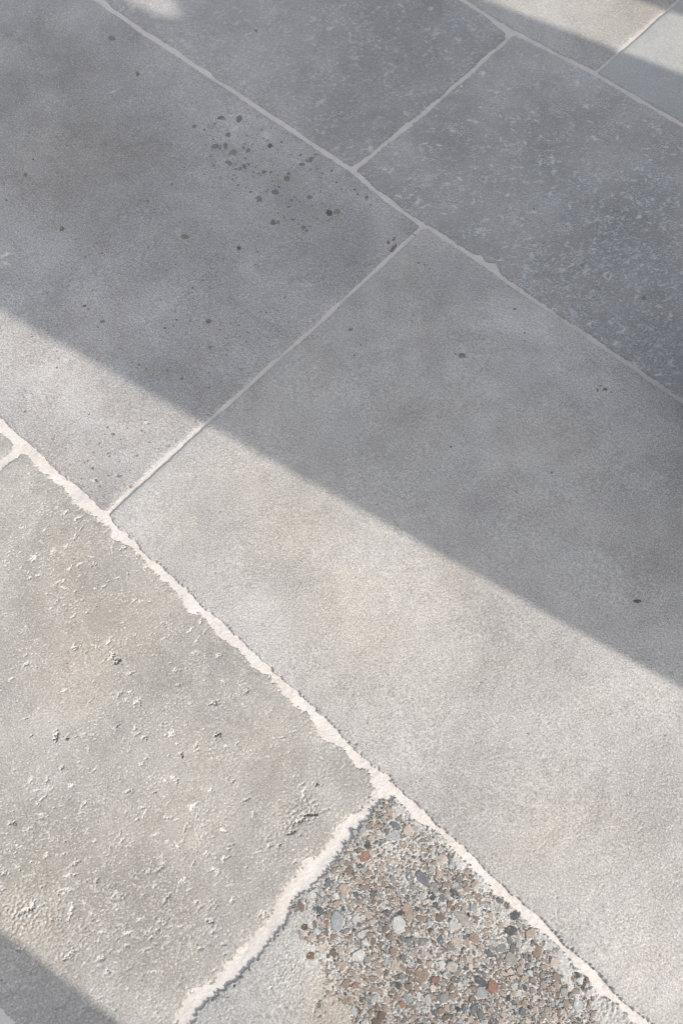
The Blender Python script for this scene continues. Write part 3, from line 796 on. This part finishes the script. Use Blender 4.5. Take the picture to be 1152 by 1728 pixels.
# single pebbles ground flush with the other slabs: px, py, half length, half width (pixels), picture angle, palette
DK, BR, TN, GY, LT, BL_, BG = (.095, .095, .09), (.16, .14, .115), (.21, .18, .155), (.165, .165, .165), (.42, .42, .43), (.14, .15, .155), (.32, .31, .29)
UL = [(373, 200, 7, 3.4, 0, BR), (393, 215, 10, 5, -5, LT), (404, 200, 5, 5, 0, BR), (328, 213, 3.5, 3, 0, GY), (452, 229, 7, 6, 30, LT), (364, 248, 7, 4, 15, GY), (380, 247, 3, 6, 0, BR), (393, 259, 7, 5, 0, TN), (384, 227, 5, 4, 0, BR), (419, 253, 4, 3, 0, GY), (411, 249, 3, 3, 0, BR), (456, 246, 4, 3.5, 0, DK),
      (386, 275, 7, 3, -20, GY), (412, 281, 4, 3, -10, BL_), (418, 279, 4, 4, 0, BR), (405, 286, 3, 4, 0, TN), (392, 303, 3, 2, 0, BR), (445, 290, 4, 3, -60, BR), (457, 291, 3, 2.5, 0, BR), (484, 301, 5.5, 4.5, 10, BR), (487, 293, 3, 3, 0, BR), (464, 323, 5.5, 5, 20, BL_), (437, 335, 6, 5, 20, GY), (458, 329, 6, 4, 0, BG), (521, 269, 9, 5, 20, BR), (533, 262, 5, 3.5, 0, GY), (509, 277, 5, 3, 5, GY), (507, 262, 3, 3, 0, BR),
      (523, 333, 5.5, 3.5, 0, GY), (556, 359, 6.5, 5.5, 0, DK), (570, 357, 6, 5, 0, TN), (598, 320, 3, 2, 0, DK), (603, 327, 2, 3, 0, DK), (619, 334, 3.5, 4, 0, BR), (461, 376, 5, 5, 0, BR), (469, 374, 3, 4, 0, GY), (493, 371, 4, 2.5, 0, BR), (512, 384, 4, 3, 0, BR), (311, 400, 8, 4, 0, BR), (403, 419, 4.5, 3.5, 0, DK), (435, 425, 3, 2.5, 0, BR), (663, 416, 5, 8, -20, BR), (664, 403, 3.5, 3, 0, GY), (655, 408, 2.5, 4, 0, BR),
      (176, 243, 4.5, 4.5, 0, BR), (232, 125, 3.5, 3.5, 0, BR), (290, 311, 3, 3, 0, GY), (116, 483, 3, 2.5, 0, BR), (43, 296, 3.5, 3.5, 0, BR), (105, 386, 4, 4, 0, BR), (140, 62, 3.5, 3, 0, GY), (188, 65, 7, 3, -40, GY), (172, 427, 3, 2, 0, BR), (250, 340, 3, 2.5, 0, BR), (143, 516, 4, 2, 0, DK), (173, 543, 4.5, 2.5, 0, BL_), (145, 534, 2, 2, 0, BR), (166, 552, 2.5, 2, 0, TN), (207, 284, 2.5, 2, 0, DK), (126, 404, 3, 2.4, 0, BR), (164, 607, 2, 2, 0, BR),
      (355, 586, 4, 3, 0, GY), (352, 543, 5, 4, 0, BR), (250, 715, 3, 2.6, 0, GY), (99, 605, 2.5, 2.5, 0, TN), (192, 733, 2.5, 3.5, 50, BR), (185, 770, 3, 2, 0, BR), (211, 777, 3, 2.5, 0, TN), (245, 713, 4, 3, 0, LT), (90, 741, 3, 3, 0, TN), (220, 820, 4, 3, 0, TN), (205, 803, 3, 2, 0, BR)]
CE = [(884, 577, 5, 3.6, 0, GY), (885, 562, 2.5, 2, 0, GY), (778, 601, 8, 5, 0, GY), (768, 598, 2.5, 2, 0, DK), (1006, 659, 4, 4, 0, BR), (1021, 657, 5, 3, 0, BR), (1030, 662, 3, 2.5, 0, GY), (1013, 651, 2, 2, 0, BR), (591, 556, 4, 3, 0, BR), (610, 583, 4, 3.4, 0, GY), (598, 600, 2.5, 2, 0, DK), (813, 501, 2.5, 2, 0, DK), (868, 522, 3, 2.4, 0, BL_), (760, 754, 3, 2.6, 0, DK), (698, 532, 2, 1.6, 0, DK),
      (1075, 1015, 7, 3, 0, DK), (636, 852, 1.8, 1.5, 0, DK), (706, 444, 3, 2, 0, BR), (716, 448, 4, 3, 0, BR), (870, 830, 2, 2, 0, BR), (600, 538, 3, 2, 0, GY), (930, 798, 2.5, 3, 0, BR), (620, 1220, 2, 2.3, 0, BR), (350, 957, 4, 3, 0, BG), (575, 590, 3, 3, 0, BG)]
LL = [(125, 943, 2.2, 2, 0, (.30, .08, .03)), (113, 1119, 3, 1.8, 0, (.22, .12, .07)), (26, 1391, 4, 2.4, 0, (.12, .08, .05)), (220, 1362, 2, 1.6, 0, (.4, .2, .06)), (176, 1716, 2.2, 1.8, 0, (.5, .22, .06)), (300, 1169, 2, 2, 0, DK), (299, 1483, 1.6, 1.4, 0, DK), (89, 1556, 3, 3, 0, (.30, .2, .1)), (333, 1595, 1.6, 1.4, 0, (.14, .07, .05)), (313, 1441, 1.5, 1.5, 0, DK)]
UR = [(916, 410, 3, 2.5, 0, BR), (1085, 503, 4, 3, 0, GY), (982, 448, 5, 3, 0, GY), (900, 352, 1.8, 1.5, 0, DK)]
UM = [(432, 51, 3, 2.5, 0, BR)]
for key, lst in (('upper_left', UL), ('centre', CE), ('lower_left', LL), ('upper_right', UR), ('upper_middle', UM)):
    for px, py, a, b_, deg, c in lst:
        x, y = G(px, py)
        dist = math.sqrt(H * H + x * x + y * y)
        s = dist / F
        up = dist / H        # foreshortening away from the camera
        place_pebble(key, x, y, a * s * (1.0 if max(a, b_) > 3.2 else .75), b_ * s * up * (1.0 if max(a, b_) > 3.2 else .75), pang(px, py, deg), c, .00012)

# ------------------------------------------------------------------ ground under and round the paving
me = bpy.data.meshes.new('ground')
g = 300.0
me.from_pydata([(-g, -g, -.03), (g, -g, -.03), (g, g, -.03), (-g, g, -.03)], [], [(0, 1, 2, 3)])
me.materials.append(M_SOIL)
o = bpy.data.objects.new('ground', me); C.objects.link(o); o['kind'] = 'structure'

# ------------------------------------------------------------------ unseen wall, shaped so its edges and hole cast the sun stripes
WX = 1.22
def to_wall(px, py, wx=WX):
    x, y = G(px, py)
    t = (wx - x) / SD.x
    return y + t * SD.y, t * SD.z
def wall_panel(name, outlines, wx, thick, parent):
    cu = bpy.data.curves.new(name, 'CURVE'); cu.dimensions = '2D'; cu.fill_mode = 'BOTH'; cu.extrude = thick / 2
    for pts in outlines:
        s = cu.splines.new('POLY'); s.points.add(len(pts) - 1)
        for k, (p, q) in enumerate(pts): s.points[k].co = (p, q, 0, 1)
        s.use_cyclic_u = True
    cu.materials.append(M_WALL)
    tmp = bpy.data.objects.new('tmp', cu)
    me = bpy.data.meshes.new_from_object(tmp)
    bpy.data.objects.remove(tmp)
    o = bpy.data.objects.new(name, me)
    C.objects.link(o)
    # local x -> world y, local y -> world z, local z -> world x
    o.matrix_world = Matrix(((0, 0, 1, wx + thick / 2), (1, 0, 0, 0), (0, 1, 0, 0), (0, 0, 0, 1)))
    if parent:
        o.parent = parent
    return o
y1_, _ = to_wall(720, 920); y3_, _ = to_wall(940, 45); y4_, _ = to_wall(1126, 3)
wall = bpy.data.objects.new('shade_wall', None); C.objects.link(wall)
wall['label'] = 'unseen pale wall outside the frame, shaped so its slots let the sun stripes onto the slabs'
wall['category'] = 'wall'
hole = [to_wall(*p) for p in [(302, 24), (290, 30), (270, 26), (205, -4), (120, -45), (240, -60), (288, -8)]]  # cut along the sun rays to form the small light patch
wall_panel('shade_pier', [[(y1_, -.03), (y3_, -.03), (y3_, 2.7), (y1_, 2.7)], hole], WX, .012, wall)
wall_panel('shade_pier', [[(y4_, -.03), (y4_ + 2.2, -.03), (y4_ + 2.2, 2.7), (y4_, 2.7)]], WX, .10, wall)
WX2 = .86  # unseen pillar, placed only to shade the lower left corner
y2_, _ = to_wall(100, 1645, WX2)
low = bpy.data.objects.new('shade_pillar', None); C.objects.link(low)
low['label'] = 'unseen pale pillar added outside the frame to shade the lower left corner'
low['category'] = 'pillar'
wall_panel('shade_shaft', [[(y2_ - .75, -.03), (y2_, -.03), (y2_, 2.2), (y2_ - .75, 2.2)]], WX2, .12, low)
print('wall', y1_, y3_, y4_, y2_, hole)

# ------------------------------------------------------------------ unseen pot, added just outside the right edge for its soft darkening
pot = bpy.data.objects.new('shade_pot', None); C.objects.link(pot)
pot['label'] = 'unseen dark pot added just past the right edge to darken the shaded slabs'
pot['category'] = 'pot'
def lathe(name, prof, mat, parent, n=40):
    V = []; Fc = []
    for r, z in prof:
        for k in range(n):
            a = 2 * math.pi * k / n
            V.append((r * math.cos(a), r * math.sin(a), z))
    for i in range(len(prof) - 1):
        for k in range(n):
            l = (k + 1) % n
            Fc.append((i * n + k, i * n + l, (i + 1) * n + l, (i + 1) * n + k))
    Fc.append(tuple(range(n))[::-1]); Fc.append(tuple((len(prof) - 1) * n + k for k in range(n)))
    me = bpy.data.meshes.new(name); me.from_pydata(V, [], Fc); me.materials.append(mat)
    for p in me.polygons: p.use_smooth = len(p.vertices) == 4
    o = bpy.data.objects.new(name, me); C.objects.link(o); o.parent = parent
    return o
lathe('body', [(.13, 0), (.135, .004), (.15, .06), (.165, .16), (.17, .26), (.165, .262), (.155, .26), (.15, .2)], M_POT, pot)
lathe('rim', [(.158, .262), (.178, .262), (.182, .270), (.182, .288), (.178, .296), (.158, .296)], M_POT, pot)
lathe('soil', [(.149, .225), (.149, .245)], M_EARTH, pot)
pot.scale = (.62, .62, .6)
pot.location = (.045, .712, .0006)
